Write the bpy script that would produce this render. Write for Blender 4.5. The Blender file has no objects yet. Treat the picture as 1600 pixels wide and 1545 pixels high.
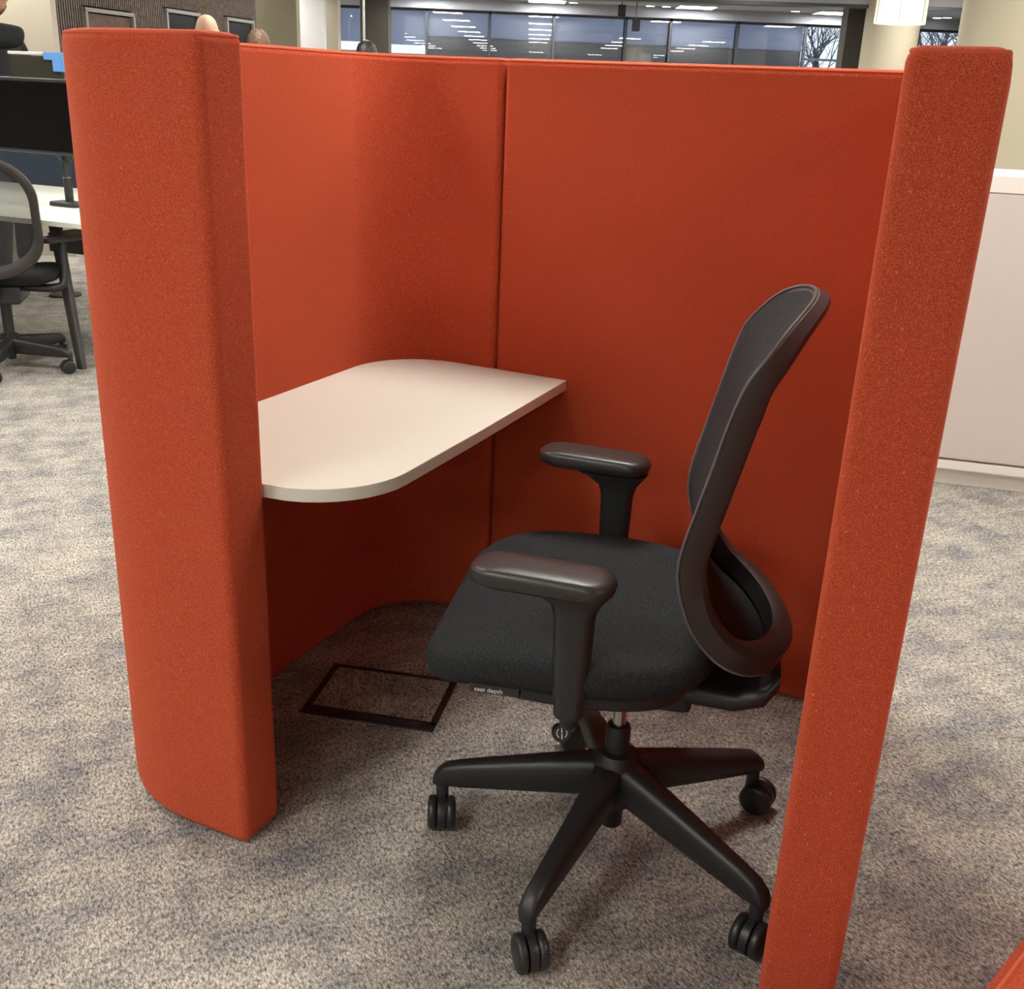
import bpy, bmesh, math, random
from mathutils import Vector, Matrix
random.seed(7)
PI = math.pi
scene = bpy.context.scene
col = scene.collection

# ------------------------------------------------------------------ camera
F_PX, VPX, VPY, CAM_H = 1663.44, 619.99, 5095.6, 1.4205
CX, CY = 800.0, 772.5
_d = Vector((VPX-CX, VPY-CY, F_PX)).normalized()          # down, in image axes (x right, y down, z forward)
_f = (Vector((0, 0, 1)) - _d*_d.z).normalized()
_r = _d.cross(_f)
def to_world(q):                                          # image-axes vector -> world (X right, Y forward, Z up)
    return Vector((q.dot(_r), q.dot(_f), -q.dot(_d)))
cam_data = bpy.data.cameras.new('camera')
cam = bpy.data.objects.new('camera', cam_data); col.objects.link(cam)
ax, ay, az = to_world(Vector((1, 0, 0))), to_world(Vector((0, -1, 0))), to_world(Vector((0, 0, -1)))
cam.matrix_world = Matrix(((ax.x, ay.x, az.x, 0), (ax.y, ay.y, az.y, 0), (ax.z, ay.z, az.z, CAM_H), (0, 0, 0, 1)))
cam_data.sensor_fit = 'HORIZONTAL'; cam_data.sensor_width = 36.0
cam_data.lens = 36.0*F_PX/1600.0
cam_data.clip_start = 0.05; cam_data.clip_end = 300
scene.camera = cam
def ray(x, y): return to_world(Vector((x-CX, y-CY, F_PX)))
def at(x, y, Y):                                          # point on a pixel's ray at forward distance Y
    v = ray(x, y); return v*(Y/v.y) + Vector((0, 0, CAM_H))
def ground(x, y, z=0.0):
    v = ray(x, y); return v*((z-CAM_H)/v.z) + Vector((0, 0, CAM_H))

# ------------------------------------------------------------------ world, exposure
PANEL_L = 42.0
world = bpy.data.worlds.new('world'); scene.world = world; world.use_nodes = True
wn = world.node_tree
bg = wn.nodes['Background']
bg.inputs[0].default_value = (0.74, 0.85, 1.0, 1); bg.inputs[1].default_value = 1.5
scene.view_settings.view_transform = 'Standard'; scene.view_settings.look = 'None'
scene.view_settings.gamma = 1.0; scene.view_settings.use_curve_mapping = False
scene.view_settings.exposure = 0.0
scene.cycles.max_bounces = 7; scene.cycles.diffuse_bounces = 4; scene.cycles.glossy_bounces = 3; scene.cycles.transparent_max_bounces = 8

# ------------------------------------------------------------------ materials
def srgb(r, g, b):
    def c(v):
        v /= 255.0
        return v/12.92 if v <= 0.04045 else ((v+0.055)/1.055)**2.4
    return (c(r), c(g), c(b), 1)
MATS = {}
def mat(name, color, rough=0.5, metal=0.0, bump=None, speckle=None, sheen=0.0, spec=0.5, emit=None, coat=0.0):
    """bump=(scale,strength,dist) ; speckle=(scale, color2, lo, hi)"""
    m = bpy.data.materials.new(name); m.use_nodes = True
    nt = m.node_tree; b = nt.nodes['Principled BSDF']
    b.inputs['Base Color'].default_value = color
    b.inputs['Roughness'].default_value = rough; b.inputs['Metallic'].default_value = metal
    b.inputs['Specular IOR Level'].default_value = spec
    b.inputs['Coat Weight'].default_value = coat
    if sheen: b.inputs['Sheen Weight'].default_value = sheen; b.inputs['Sheen Roughness'].default_value = 0.4; b.inputs['Sheen Tint'].default_value = color
    if emit: b.inputs['Emission Color'].default_value = emit[0]; b.inputs['Emission Strength'].default_value = emit[1]
    tc = nt.nodes.new('ShaderNodeTexCoord')
    if speckle:
        n = nt.nodes.new('ShaderNodeTexNoise'); n.inputs['Scale'].default_value = speckle[0]; n.inputs['Detail'].default_value = 3
        nt.links.new(tc.outputs['Object'], n.inputs['Vector'])
        r = nt.nodes.new('ShaderNodeValToRGB'); r.color_ramp.elements[0].position = speckle[2]; r.color_ramp.elements[1].position = speckle[3]
        r.color_ramp.elements[0].color = color; r.color_ramp.elements[1].color = speckle[1]
        nt.links.new(n.outputs['Fac'], r.inputs['Fac']); nt.links.new(r.outputs['Color'], b.inputs['Base Color'])
    if bump:
        n = nt.nodes.new('ShaderNodeTexNoise'); n.inputs['Scale'].default_value = bump[0]; n.inputs['Detail'].default_value = 4
        nt.links.new(tc.outputs['Object'], n.inputs['Vector'])
        bp = nt.nodes.new('ShaderNodeBump'); bp.inputs['Strength'].default_value = bump[1]; bp.inputs['Distance'].default_value = bump[2]
        nt.links.new(n.outputs['Fac'], bp.inputs['Height']); nt.links.new(bp.outputs['Normal'], b.inputs['Normal'])
    MATS[name] = m
    return m

def fabric_material(name, dark, mid, light):
    """woven wool: fine weave, pale fibre flecks, fuzzy sheen"""
    m = bpy.data.materials.new(name); m.use_nodes = True
    nt = m.node_tree; N = nt.nodes; L = nt.links; b = N['Principled BSDF']
    b.inputs['Roughness'].default_value = 0.95; b.inputs['Specular IOR Level'].default_value = 0.15
    b.inputs['Sheen Weight'].default_value = 0.35; b.inputs['Sheen Roughness'].default_value = 0.45; b.inputs['Sheen Tint'].default_value = light
    tc = N.new('ShaderNodeTexCoord')
    n1 = N.new('ShaderNodeTexNoise'); n1.inputs['Scale'].default_value = 620; n1.inputs['Detail'].default_value = 5; n1.inputs['Roughness'].default_value = 0.7
    n2 = N.new('ShaderNodeTexNoise'); n2.inputs['Scale'].default_value = 9; n2.inputs['Detail'].default_value = 3
    mp = N.new('ShaderNodeMapping'); mp.inputs['Scale'].default_value = (1, 1, 0.45)
    L.new(tc.outputs['Object'], mp.inputs['Vector'])
    n3 = N.new('ShaderNodeTexNoise'); n3.inputs['Scale'].default_value = 330; n3.inputs['Detail'].default_value = 2
    L.new(mp.outputs['Vector'], n3.inputs['Vector'])
    for n in (n1, n2): L.new(tc.outputs['Object'], n.inputs['Vector'])
    r = N.new('ShaderNodeValToRGB'); e = r.color_ramp.elements
    e[0].position = 0.33; e[0].color = dark; e[1].position = 0.52; e[1].color = mid
    k = e.new(0.72); k.color = light
    L.new(n1.outputs['Fac'], r.inputs['Fac'])
    r3 = N.new('ShaderNodeValToRGB'); r3.color_ramp.elements[0].position = 0.66; r3.color_ramp.elements[1].position = 0.80
    L.new(n3.outputs['Fac'], r3.inputs['Fac'])
    mx = N.new('ShaderNodeMix'); mx.data_type = 'RGBA'; mx.inputs[7].default_value = light
    L.new(r3.outputs['Color'], mx.inputs[0]); L.new(r.outputs['Color'], mx.inputs[6])
    mm = N.new('ShaderNodeMix'); mm.data_type = 'RGBA'; mm.blend_type = 'OVERLAY'; mm.inputs[0].default_value = 0.18
    L.new(mx.outputs[2], mm.inputs[6]); L.new(n2.outputs['Color'], mm.inputs[7])
    L.new(mx.outputs[2], b.inputs['Base Color'])
    bp = N.new('ShaderNodeBump'); bp.inputs['Strength'].default_value = 0.55; bp.inputs['Distance'].default_value = 0.0025
    L.new(n1.outputs['Fac'], bp.inputs['Height']); L.new(bp.outputs['Normal'], b.inputs['Normal'])
    MATS[name] = m; return m
RED = fabric_material('red_wool', srgb(150, 50, 28), srgb(188, 76, 47), srgb(228, 130, 96))
REDSEAM = mat('red_piping', srgb(196, 84, 54), 0.9, sheen=0.3)

def carpet_material():
    m = bpy.data.materials.new('carpet'); m.use_nodes = True
    nt = m.node_tree; N = nt.nodes; L = nt.links; b = N['Principled BSDF']
    b.inputs['Roughness'].default_value = 1.0; b.inputs['Specular IOR Level'].default_value = 0.1
    tc = N.new('ShaderNodeTexCoord')
    rot = N.new('ShaderNodeMapping'); rot.inputs['Rotation'].default_value = (0, 0, math.radians(-25.2)); L.new(tc.outputs['Object'], rot.inputs['Vector'])
    # worn, streaky tone patches
    mp = N.new('ShaderNodeMapping'); mp.inputs['Scale'].default_value = (3.0, 7.5, 1); mp.inputs['Rotation'].default_value = (0, 0, 0.5); L.new(rot.outputs['Vector'], mp.inputs['Vector'])
    big = N.new('ShaderNodeTexNoise'); big.inputs['Scale'].default_value = 1.5; big.inputs['Detail'].default_value = 9; big.inputs['Roughness'].default_value = 0.68
    L.new(mp.outputs['Vector'], big.inputs['Vector'])
    mp2 = N.new('ShaderNodeMapping'); mp2.inputs['Scale'].default_value = (5.0, 2.2, 1); L.new(rot.outputs['Vector'], mp2.inputs['Vector'])
    big2 = N.new('ShaderNodeTexNoise'); big2.inputs['Scale'].default_value = 1.8; big2.inputs['Detail'].default_value = 8; big2.inputs['Roughness'].default_value = 0.65
    L.new(mp2.outputs['Vector'], big2.inputs['Vector'])
    ramp = N.new('ShaderNodeValToRGB'); e = ramp.color_ramp.elements
    e[0].position = 0.36; e[0].color = srgb(190, 188, 190); e[1].position = 0.58; e[1].color = srgb(236, 229, 216)
    k = e.new(0.47); k.color = srgb(216, 211, 202)
    L.new(big.outputs['Fac'], ramp.inputs['Fac'])
    ramp2 = N.new('ShaderNodeValToRGB'); e = ramp2.color_ramp.elements
    e[0].position = 0.34; e[0].color = srgb(216, 217, 222); e[1].position = 0.55; e[1].color = (1, 1, 1, 1)
    L.new(big2.outputs['Fac'], ramp2.inputs['Fac'])
    mul = N.new('ShaderNodeMix'); mul.data_type = 'RGBA'; mul.blend_type = 'MULTIPLY'; mul.inputs[0].default_value = 1.0
    L.new(ramp.outputs['Color'], mul.inputs[6]); L.new(ramp2.outputs['Color'], mul.inputs[7])
    # loop pile: ribs of small loops
    mp3 = N.new('ShaderNodeMapping'); mp3.inputs['Scale'].default_value = (1.0, 0.5, 1); L.new(rot.outputs['Vector'], mp3.inputs['Vector'])
    vor = N.new('ShaderNodeTexVoronoi'); vor.inputs['Scale'].default_value = 300; L.new(mp3.outputs['Vector'], vor.inputs['Vector'])
    fine = N.new('ShaderNodeTexNoise'); fine.inputs['Scale'].default_value = 170; fine.inputs['Detail'].default_value = 4; fine.inputs['Roughness'].default_value = 0.75
    L.new(mp3.outputs['Vector'], fine.inputs['Vector'])
    rf = N.new('ShaderNodeValToRGB'); e = rf.color_ramp.elements
    e[0].position = 0.32; e[0].color = srgb(96, 95, 97); e[1].position = 0.57; e[1].color = srgb(255, 254, 250)
    L.new(fine.outputs['Fac'], rf.inputs['Fac'])
    mul2 = N.new('ShaderNodeMix'); mul2.data_type = 'RGBA'; mul2.blend_type = 'MULTIPLY'; mul2.inputs[0].default_value = 1.0
    L.new(mul.outputs[2], mul2.inputs[6]); L.new(rf.outputs['Color'], mul2.inputs[7])
    rv = N.new('ShaderNodeValToRGB'); e = rv.color_ramp.elements
    e[0].position = 0.0; e[0].color = (1, 1, 1, 1); e[1].position = 0.75; e[1].color = srgb(95, 95, 98)
    L.new(vor.outputs['Distance'], rv.inputs['Fac'])
    mul3 = N.new('ShaderNodeMix'); mul3.data_type = 'RGBA'; mul3.blend_type = 'MULTIPLY'; mul3.inputs[0].default_value = 0.6
    L.new(mul2.outputs[2], mul3.inputs[6]); L.new(rv.outputs['Color'], mul3.inputs[7])
    L.new(mul3.outputs[2], b.inputs['Base Color'])
    bp = N.new('ShaderNodeBump'); bp.inputs['Strength'].default_value = 0.5; bp.inputs['Distance'].default_value = 0.003; bp.invert = True
    L.new(vor.outputs['Distance'], bp.inputs['Height']); L.new(bp.outputs['Normal'], b.inputs['Normal'])
    MATS['carpet'] = m; return m
CARPET = carpet_material()
WHITE_TOP = mat('white_laminate', srgb(222, 224, 210), 0.42, spec=0.4)
BLACK_PLASTIC = mat('black_plastic', srgb(38, 38, 39), 0.42, bump=(900, 0.15, 0.0004))
PAD = mat('arm_pad_rubber', srgb(44, 42, 41), 0.36, bump=(700, 0.2, 0.0004))
SEATFAB = mat('black_seat_fabric', srgb(36, 38, 40), 0.95, speckle=(420, srgb(58, 60, 61), 0.45, 0.7), bump=(420, 0.4, 0.001), sheen=0.25, spec=0.15)
MESHFAB = mat('black_mesh_fabric', srgb(30, 30, 32), 0.8, speckle=(350, srgb(52, 53, 55), 0.45, 0.65), bump=(500, 0.5, 0.001), sheen=0.15, spec=0.2)
FRAME = mat('charcoal_frame_plastic', srgb(44, 40, 39), 0.5)
TRIM = mat('grey_trim', srgb(98, 97, 96), 0.5)
CHROME = mat('chrome', srgb(210, 208, 205), 0.18, 1.0)
WHITE_PRINT = mat('white_print', srgb(225, 225, 222), 0.6)
RUBBER = mat('caster_plastic', srgb(40, 40, 42), 0.38)
DARKGREY = mat('dark_grey_metal', srgb(58, 56, 53), 0.5)
CABINET = mat('cabinet_beige', srgb(206, 197, 190), 0.55, bump=(60, 0.03, 0.001))
CABTOP = mat('cabinet_white', srgb(232, 229, 220), 0.45)
CEIL = mat('ceiling_paint', srgb(176, 176, 176), 0.9)
WALLPAINT = mat('wall_paint_warm_grey', srgb(150, 144, 132), 0.85, bump=(40, 0.04, 0.002))
OLIVE = mat('wall_paint_olive', srgb(120, 113, 92), 0.85)
WHITEWALL = mat('wall_paint_white', srgb(196, 196, 196), 0.8)
BOARD = mat('cream_board', srgb(186, 177, 158), 0.6)
COLUMN = mat('column_plaster', srgb(176, 168, 146), 0.7, bump=(30, 0.05, 0.003))
PIER = mat('dark_pier', srgb(70, 66, 60), 0.7)
SLAT = mat('brown_slat_timber', srgb(112, 98, 86), 0.6, speckle=(30, srgb(88, 76, 66), 0.4, 0.65))
SLATBACK = mat('slat_backing', srgb(26, 24, 23), 0.9)
DOORWOOD = mat('door_timber', srgb(96, 66, 44), 0.5, speckle=(14, srgb(74, 50, 34), 0.4, 0.6))
GREYMETAL = mat('grey_metal', srgb(150, 148, 142), 0.45)
def blind_material(name, color, trans):
    m = bpy.data.materials.new(name); m.use_nodes = True; nt = m.node_tree; b = nt.nodes['Principled BSDF']
    b.inputs['Base Color'].default_value = color; b.inputs['Roughness'].default_value = 0.9
    t = nt.nodes.new('ShaderNodeBsdfTranslucent'); t.inputs[0].default_value = color; mx = nt.nodes.new('ShaderNodeMixShader'); mx.inputs[0].default_value = trans
    nt.links.new(b.outputs[0], mx.inputs[1]); nt.links.new(t.outputs[0], mx.inputs[2]); nt.links.new(mx.outputs[0], nt.nodes['Material Output'].inputs[0]); return m
BLIND = blind_material('blue_grey_blind', srgb(206, 212, 226), 0.75)
BLINDLOW = blind_material('grey_blind', srgb(176, 178, 180), 0.55)
BANDGREY = mat('band_paint', srgb(150, 154, 164), 0.8)
MULL = mat('mullion', srgb(62, 64, 70), 0.4)
SCREENBLACK = mat('monitor_screen', srgb(14, 14, 15), 0.25)
BEZEL = mat('monitor_bezel', srgb(52, 52, 52), 0.5)
NAVY = mat('navy_felt', srgb(36, 46, 60), 0.95, bump=(300, 0.3, 0.001))
BLUEFOAM = mat('blue_foam', srgb(92, 150, 215), 0.7)
YELLOW = mat('yellow_plastic', srgb(240, 180, 30), 0.5)
SKIN = mat('skin', srgb(190, 148, 120), 0.6)
BLACKCLOTH = mat('black_cloth', srgb(26, 27, 30), 0.9, bump=(120, 0.3, 0.004))
BLUECLOTH = mat('blue_cloth', srgb(70, 86, 120), 0.9)
GREYCLOTH = mat('grey_cloth', srgb(120, 118, 116), 0.9)
DENIM = mat('dark_trousers', srgb(40, 44, 56), 0.9)
HAIRB = mat('brown_hair', srgb(74, 54, 36), 0.6, speckle=(60, srgb(110, 84, 58), 0.4, 0.7), bump=(80, 0.6, 0.004))
HAIRK = mat('black_hair', srgb(24, 22, 24), 0.5, bump=(80, 0.6, 0.004))
HAIRG = mat('ginger_hair', srgb(110, 66, 40), 0.6, bump=(80, 0.6, 0.004))
BARK = mat('bark', srgb(78, 80, 84), 0.9)
LAMPSHADE = None
def emission(name, color, strength):
    m = bpy.data.materials.new(name); m.use_nodes = True; nt = m.node_tree
    nt.nodes.remove(nt.nodes['Principled BSDF']); e = nt.nodes.new('ShaderNodeEmission')
    e.inputs[0].default_value = color; e.inputs[1].default_value = strength
    nt.links.new(e.outputs[0], nt.nodes['Material Output'].inputs[0]); MATS[name] = m; return m
PANEL = emission('light_diffuser', (1.0, 0.955, 0.89, 1), PANEL_L)
SPOT = emission('downlight_diffuser', (1.0, 0.95, 0.88, 1), 9.0)
def glass_material():
    m = bpy.data.materials.new('window_glass'); m.use_nodes = True; nt = m.node_tree
    nt.nodes.remove(nt.nodes['Principled BSDF'])
    t = nt.nodes.new('ShaderNodeBsdfTransparent'); g = nt.nodes.new('ShaderNodeBsdfGlossy'); g.inputs['Roughness'].default_value = 0.0
    fr = nt.nodes.new('ShaderNodeFresnel'); fr.inputs['IOR'].default_value = 1.5
    mu = nt.nodes.new('ShaderNodeMath'); mu.operation = 'MULTIPLY'; mu.inputs[1].default_value = 2.2
    mx = nt.nodes.new('ShaderNodeMixShader')
    nt.links.new(fr.outputs[0], mu.inputs[0]); nt.links.new(mu.outputs[0], mx.inputs[0]); nt.links.new(t.outputs[0], mx.inputs[1]); nt.links.new(g.outputs[0], mx.inputs[2])
    nt.links.new(mx.outputs[0], nt.nodes['Material Output'].inputs[0]); MATS['glass'] = m; return m
GLASS = glass_material()
def see_through_mesh():
    m = bpy.data.materials.new('open_mesh_fabric'); m.use_nodes = True; nt = m.node_tree
    b = nt.nodes['Principled BSDF']; b.inputs['Base Color'].default_value = srgb(46, 46, 46); b.inputs['Roughness'].default_value = 0.8
    b.inputs['Alpha'].default_value = 0.72
    return m
OPENMESH = see_through_mesh()

# ------------------------------------------------------------------ mesh helpers
def link(name, me, material=None, parent=None, smooth=None, loc=None):
    o = bpy.data.objects.new(name, me); col.objects.link(o)
    if material: me.materials.append(material)
    if smooth is not None:
        for p in me.polygons: p.use_smooth = True
        me.set_sharp_from_angle(angle=math.radians(smooth))
    if parent: o.parent = parent
    if loc: o.location = loc
    return o
def tag(o, label=None, cat=None, group=None, kind=None):
    if label: o['label'] = label
    if cat: o['category'] = cat
    if group: o['group'] = group
    if kind: o['kind'] = kind
    return o
def empty(name, loc, rz=0.0):
    o = bpy.data.objects.new(name, None); col.objects.link(o); o.location = loc; o.rotation_euler = (0, 0, rz); o.empty_display_size = 0.1
    return o
class MB:
    def __init__(s): s.v = []; s.f = []
    def add(s, verts, faces):
        k = len(s.v); s.v += [tuple(v) for v in verts]; s.f += [tuple(i+k for i in f) for f in faces]; return s
    def box(s, c, size, rz=0.0, M=None):
        hx, hy, hz = size[0]/2, size[1]/2, size[2]/2
        V = [Vector((sx*hx, sy*hy, sz*hz)) for sz in (-1, 1) for sy in (-1, 1) for sx in (-1, 1)]
        R = M or Matrix.Rotation(rz, 3, 'Z')
        V = [R @ v + Vector(c) for v in V]
        return s.add(V, [(0, 2, 3, 1), (4, 5, 7, 6), (0, 1, 5, 4), (2, 6, 7, 3), (0, 4, 6, 2), (1, 3, 7, 5)])
    def prism(s, pts, z0, z1):
        n = len(pts)
        V = [(x, y, z0) for x, y in pts] + [(x, y, z1) for x, y in pts]
        F = [tuple(range(n-1, -1, -1)), tuple(range(n, 2*n))] + [(i, (i+1) % n, n+(i+1) % n, n+i) for i in range(n)]
        return s.add(V, F)
    def loft(s, rings, cap=True, closed=False):
        n = len(rings[0]); m = len(rings)
        V = [p for r in rings for p in r]; F = []
        for i in range(m if closed else m-1):
            for j in range(n):
                a, b = i*n+j, i*n+(j+1) % n; c, d = ((i+1) % m)*n+(j+1) % n, ((i+1) % m)*n+j
                F.append((a, b, c, d))
        if cap and not closed: F += [tuple(range(n-1, -1, -1)), tuple(range((m-1)*n, m*n))]
        return s.add(V, F)
    def tube(s, path, r, n=8, closed=False):
        P = [Vector(p) for p in path]; m = len(P); R = []
        prev = None
        for i, p in enumerate(P):
            if closed: t = (P[(i+1) % m]-P[i-1])
            else: t = P[min(i+1, m-1)]-P[max(i-1, 0)]
            t.normalize()
            up = prev if prev is not None else (Vector((0, 0, 1)) if abs(t.z) < 0.9 else Vector((1, 0, 0)))
            a = t.cross(up)
            if a.length < 1e-6: a = t.cross(Vector((0, 1, 0)))
            a.normalize(); b = a.cross(t).normalized(); prev = b
            rr = r[i] if isinstance(r, (list, tuple)) else r
            R.append([p + a*math.cos(2*PI*k/n)*rr + b*math.sin(2*PI*k/n)*rr for k in range(n)])
        return s.loft(R, True, closed)
    def lathe(s, prof, c=(0, 0, 0), n=24, M=None):
        R = []
        for r, z in prof:
            ring = [Vector((r*math.cos(2*PI*k/n), r*math.sin(2*PI*k/n), z)) for k in range(n)]
            if M: ring = [M @ v for v in ring]
            R.append([v + Vector(c) for v in ring])
        return s.loft(R)
    def build(s, name, material, parent=None, smooth=None, bevel=0, segs=2, loc=None):
        me = bpy.data.meshes.new(name); me.from_pydata(s.v, [], s.f); me.update()
        bm = bmesh.new(); bm.from_mesh(me); bmesh.ops.recalc_face_normals(bm, faces=bm.faces); bm.to_mesh(me); bm.free()
        o = link(name, me, material, parent, smooth, loc)
        if bevel:
            for p in me.polygons: p.use_smooth = True
            b = o.modifiers.new('bevel', 'BEVEL'); b.width = bevel; b.segments = segs; b.limit_method = 'ANGLE'; b.angle_limit = math.radians(35)
            w = o.modifiers.new('wn', 'WEIGHTED_NORMAL'); w.keep_sharp = True
        return o
def rrect(hx, hy, r, n=5, cx=0, cy=0):
    pts = []
    for q, (sx, sy) in enumerate(((1, 1), (-1, 1), (-1, -1), (1, -1))):
        for k in range(n+1):
            a = q*PI/2 + k*PI/2/n
            pts.append((cx+sx*(hx-r)+r*math.cos(a), cy+sy*(hy-r)+r*math.sin(a)))
    return pts
def catmull(P, n=8):
    P = [Vector(p) for p in P]; out = []
    for i in range(len(P)-1):
        p0 = P[i-1] if i else P[0]*2-P[1]; p1, p2 = P[i], P[i+1]; p3 = P[i+2] if i+2 < len(P) else P[-1]*2-P[-2]
        for k in range(n):
            t = k/n
            out.append(0.5*((2*p1)+(p2-p0)*t+(2*p0-5*p1+4*p2-p3)*t*t+(3*p1-p0-3*p2+p3)*t**3))
    out.append(P[-1]); return out

# ------------------------------------------------------------------ room shell
CEIL_Z = 2.75
def struct(name, mb, m, **k):
    o = mb.build(name, m, **k); o['kind'] = 'structure'; return o
struct('floor', MB().box((0, 5, -0.05), (34, 34, 0.1)), CARPET)
struct('ceiling', MB().box((0, 5, CEIL_Z+0.1), (34, 34, 0.2)), CEIL)
struct('wall_left', MB().box((-11, 5, 1.375), (0.2, 34, 2.75)), WALLPAINT)
struct('wall_right', MB().box((11, 5, 1.375), (0.2, 34, 2.75)), WALLPAINT)
struct('wall_rear', MB().box((0, -11, 1.375), (22, 0.2, 2.75)), WALLPAINT)
FARY = 20.0
X_TREE0 = at(1256, 90, FARY).x
# far wall: low sill and head, open between
struct('wall_far', MB().box((0, FARY+0.12, 0.5), (22, 0.2, 1.0)), BLINDLOW)
struct('trim_1', MB().box((0, FARY-0.02, 2.665), (22, 0.3, 0.17)), BANDGREY)

# ------------------------------------------------------------------ ceiling light panels (rows over the whole office)
ROWS = [-4.0, -1.7, 0.24, 2.7, 5.0]
YS = [19.3-2.75*k for k in range(11)]
pm = None
LIGHT_SKIP = {(0.24, 7), (0.24, 8), (0.24, 9), (2.7, 8), (2.7, 9), (5.0, 8)}   # grid panels left out to keep the booth's right wall end darker
ROWNAME = {-4.0: 'row above the white desk', -1.7: 'row between the white desk and the booth', 0.24: 'row running over the booth', 2.7: 'row above the beige cabinet', 5.0: 'row over the slimmer round column'}
frame_me = diff_me = None
def in_frame(x, y, z):                      # does this point project into the picture?
    q = _r*x + _f*y - _d*(z-CAM_H)
    return q.z > 0 and 0 <= CX+F_PX*q.x/q.z <= 1600 and 0 <= CY+F_PX*q.y/q.z <= 1545
n_off = 0
for X in ROWS:
    for i, Y in enumerate(YS):
        if (X, i) in LIGHT_SKIP: continue
        seen = any(in_frame(X+a, Y+b, CEIL_Z-0.03) for a in (-0.31, 0, 0.31) for b in (-0.31, 0, 0.31))
        if not seen: n_off += 1
        tail = '' if seen else ('_offscreen' if n_off == 1 else '.%03d_offscreen' % (n_off-1))
        r = empty('ceiling_light'+tail, (X, Y, CEIL_Z-0.03))
        tag(r, 'square recessed white ceiling light panel in the ' + ROWNAME[X], 'ceiling light', 'light panels in the ' + ROWNAME[X])
        if frame_me is None:
            mb = MB()
            for sx, sy, lx, ly in ((0, .31, .64, .02), (0, -.31, .64, .02), (.31, 0, .02, .6), (-.31, 0, .02, .6)): mb.box((sx, sy, 0.015), (lx, ly, 0.03))
            frame_me = mb.build('frame', WHITEWALL, r).data
            diff_me = MB().box((0, 0, 0.02), (0.6, 0.6, 0.02)).build('diffuser'+tail, PANEL, r).data
        else:
            for nm, me in (('frame', frame_me), ('diffuser'+tail, diff_me)):
                o = bpy.data.objects.new(nm, me); col.objects.link(o); o.parent = r

# ------------------------------------------------------------------ the red booth
POD_YAW = math.radians(-25.2435)
POD = empty('work_booth', (-0.33689, 2.83241, 0), POD_YAW)
tag(POD, 'red wool upholstered work booth with curved padded walls and a built-in white shelf desk', 'work booth')
H, R, E_, VF, T, Wd, VR, US = 1.479, 0.187, 0.344, 1.094, 0.111, 1.342, 1.09, 0.3056
def arc(cx, cy, r, a0, a1, n=10): return [(cx+r*math.cos(math.radians(a0+(a1-a0)*k/n)), cy+r*math.sin(math.radians(a0+(a1-a0)*k/n))) for k in range(n+1)]
def panel(name, inner, outer, z0=0.004, label=None):
    o = MB().prism(inner+outer[::-1], z0, H).build(name, RED, POD, bevel=0.018, segs=4)
    if label: o['label'] = label
    # piped seam round the top edge, eased at the sharp corners
    mb = MB(); Q = inner+outer[::-1]; P = []
    for i in range(len(Q)):
        a, b, c = Vector(Q[i-1]), Vector(Q[i]), Vector(Q[(i+1) % len(Q)])
        if (b-a).angle(c-b) > 0.6:
            for t_ in (0, 0.25, 0.5, 0.75, 1):
                pa, pb = b+(a-b).normalized()*0.02, b+(c-b).normalized()*0.02
                P.append(tuple(pa*(1-t_)**2+b*2*t_*(1-t_)+pb*t_*t_))
        else: P.append(Q[i])
    n = len(P); C = []
    for i in range(n):
        a, b, c = Vector(P[i-1]), Vector(P[i]), Vector(P[(i+1) % n])
        d1 = (b-a).normalized(); d2 = (c-b).normalized(); nn = Vector((d1.y+d2.y, -(d1.x+d2.x)))
        nn = nn.normalized() if nn.length > 1e-6 else Vector((d1.y, -d1.x))
        k = 1/max(0.5, math.cos(d1.angle(d2)/2)) if d1.length and d2.length else 1
        C.append((b, nn*k))
    area = sum(P[i-1][0]*P[i][1]-P[i][0]*P[i-1][1] for i in range(n))
    sgn = 1 if area > 0 else -1
    mb.tube([(b.x-sgn*w.x*0.0050, b.y-sgn*w.y*0.0050, H-0.0058) for b, w in C], 0.0032, 6, True)
    pp = mb.build('top_piping', REDSEAM, o, smooth=60)
    return o
v1 = VF-T-R
innerA = [(US-0.0015, 0)] + arc(R, -R, R, 90, 180) + arc(R, -v1, R, 180, 270) + [(E_, -(VF-T))]
outerA = [(US-0.0015, T)] + arc(R, -R, R+T, 90, 180) + arc(R, -v1, R+T, 180, 270) + [(E_, -VF)]
panel('curved_wall_panel', innerA, outerA, label='red padded wall panel curving round the desk end')
WB, RB = Wd-0.045, 0.03
innerB = [(US+0.0015, 0)] + arc(WB-RB, -RB, RB, 90, 0, 4) + [(Wd, -VR)]
outerB = [(US+0.0015, T)] + arc(WB-RB, -RB, RB+T, 90, 0, 8) + [(Wd+T, -VR)]
panel('side_wall_panel', innerB, outerB, label='red padded wall panel behind the office chair')
# work surface
DT = 0.73
desk = [(0.511, 0.004)] + [(0.190, 0.004)] + arc(R, -R, R+0.003, 90, 180) + arc(R, -v1, R+0.003, 180, 270) + [(0.33, -(VF-T+0.003))] + arc(0.335, -v1+0.0, 0.19, -75, 0, 8) + [(0.523, -0.5)]
o = MB().prism(desk, DT-0.026, DT).build('work_surface', WHITE_TOP, POD, bevel=0.0015, segs=2); o['label'] = 'white rounded shelf desk fixed inside the booth'
for (bx, by, rz) in ((0.25, -0.03, 0), (0.03, -0.5, PI/2)):
    MB().box((bx, by, DT-0.041), (0.25, 0.04, 0.03), rz).build('shelf_bracket', BLACK_PLASTIC, POD)

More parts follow.
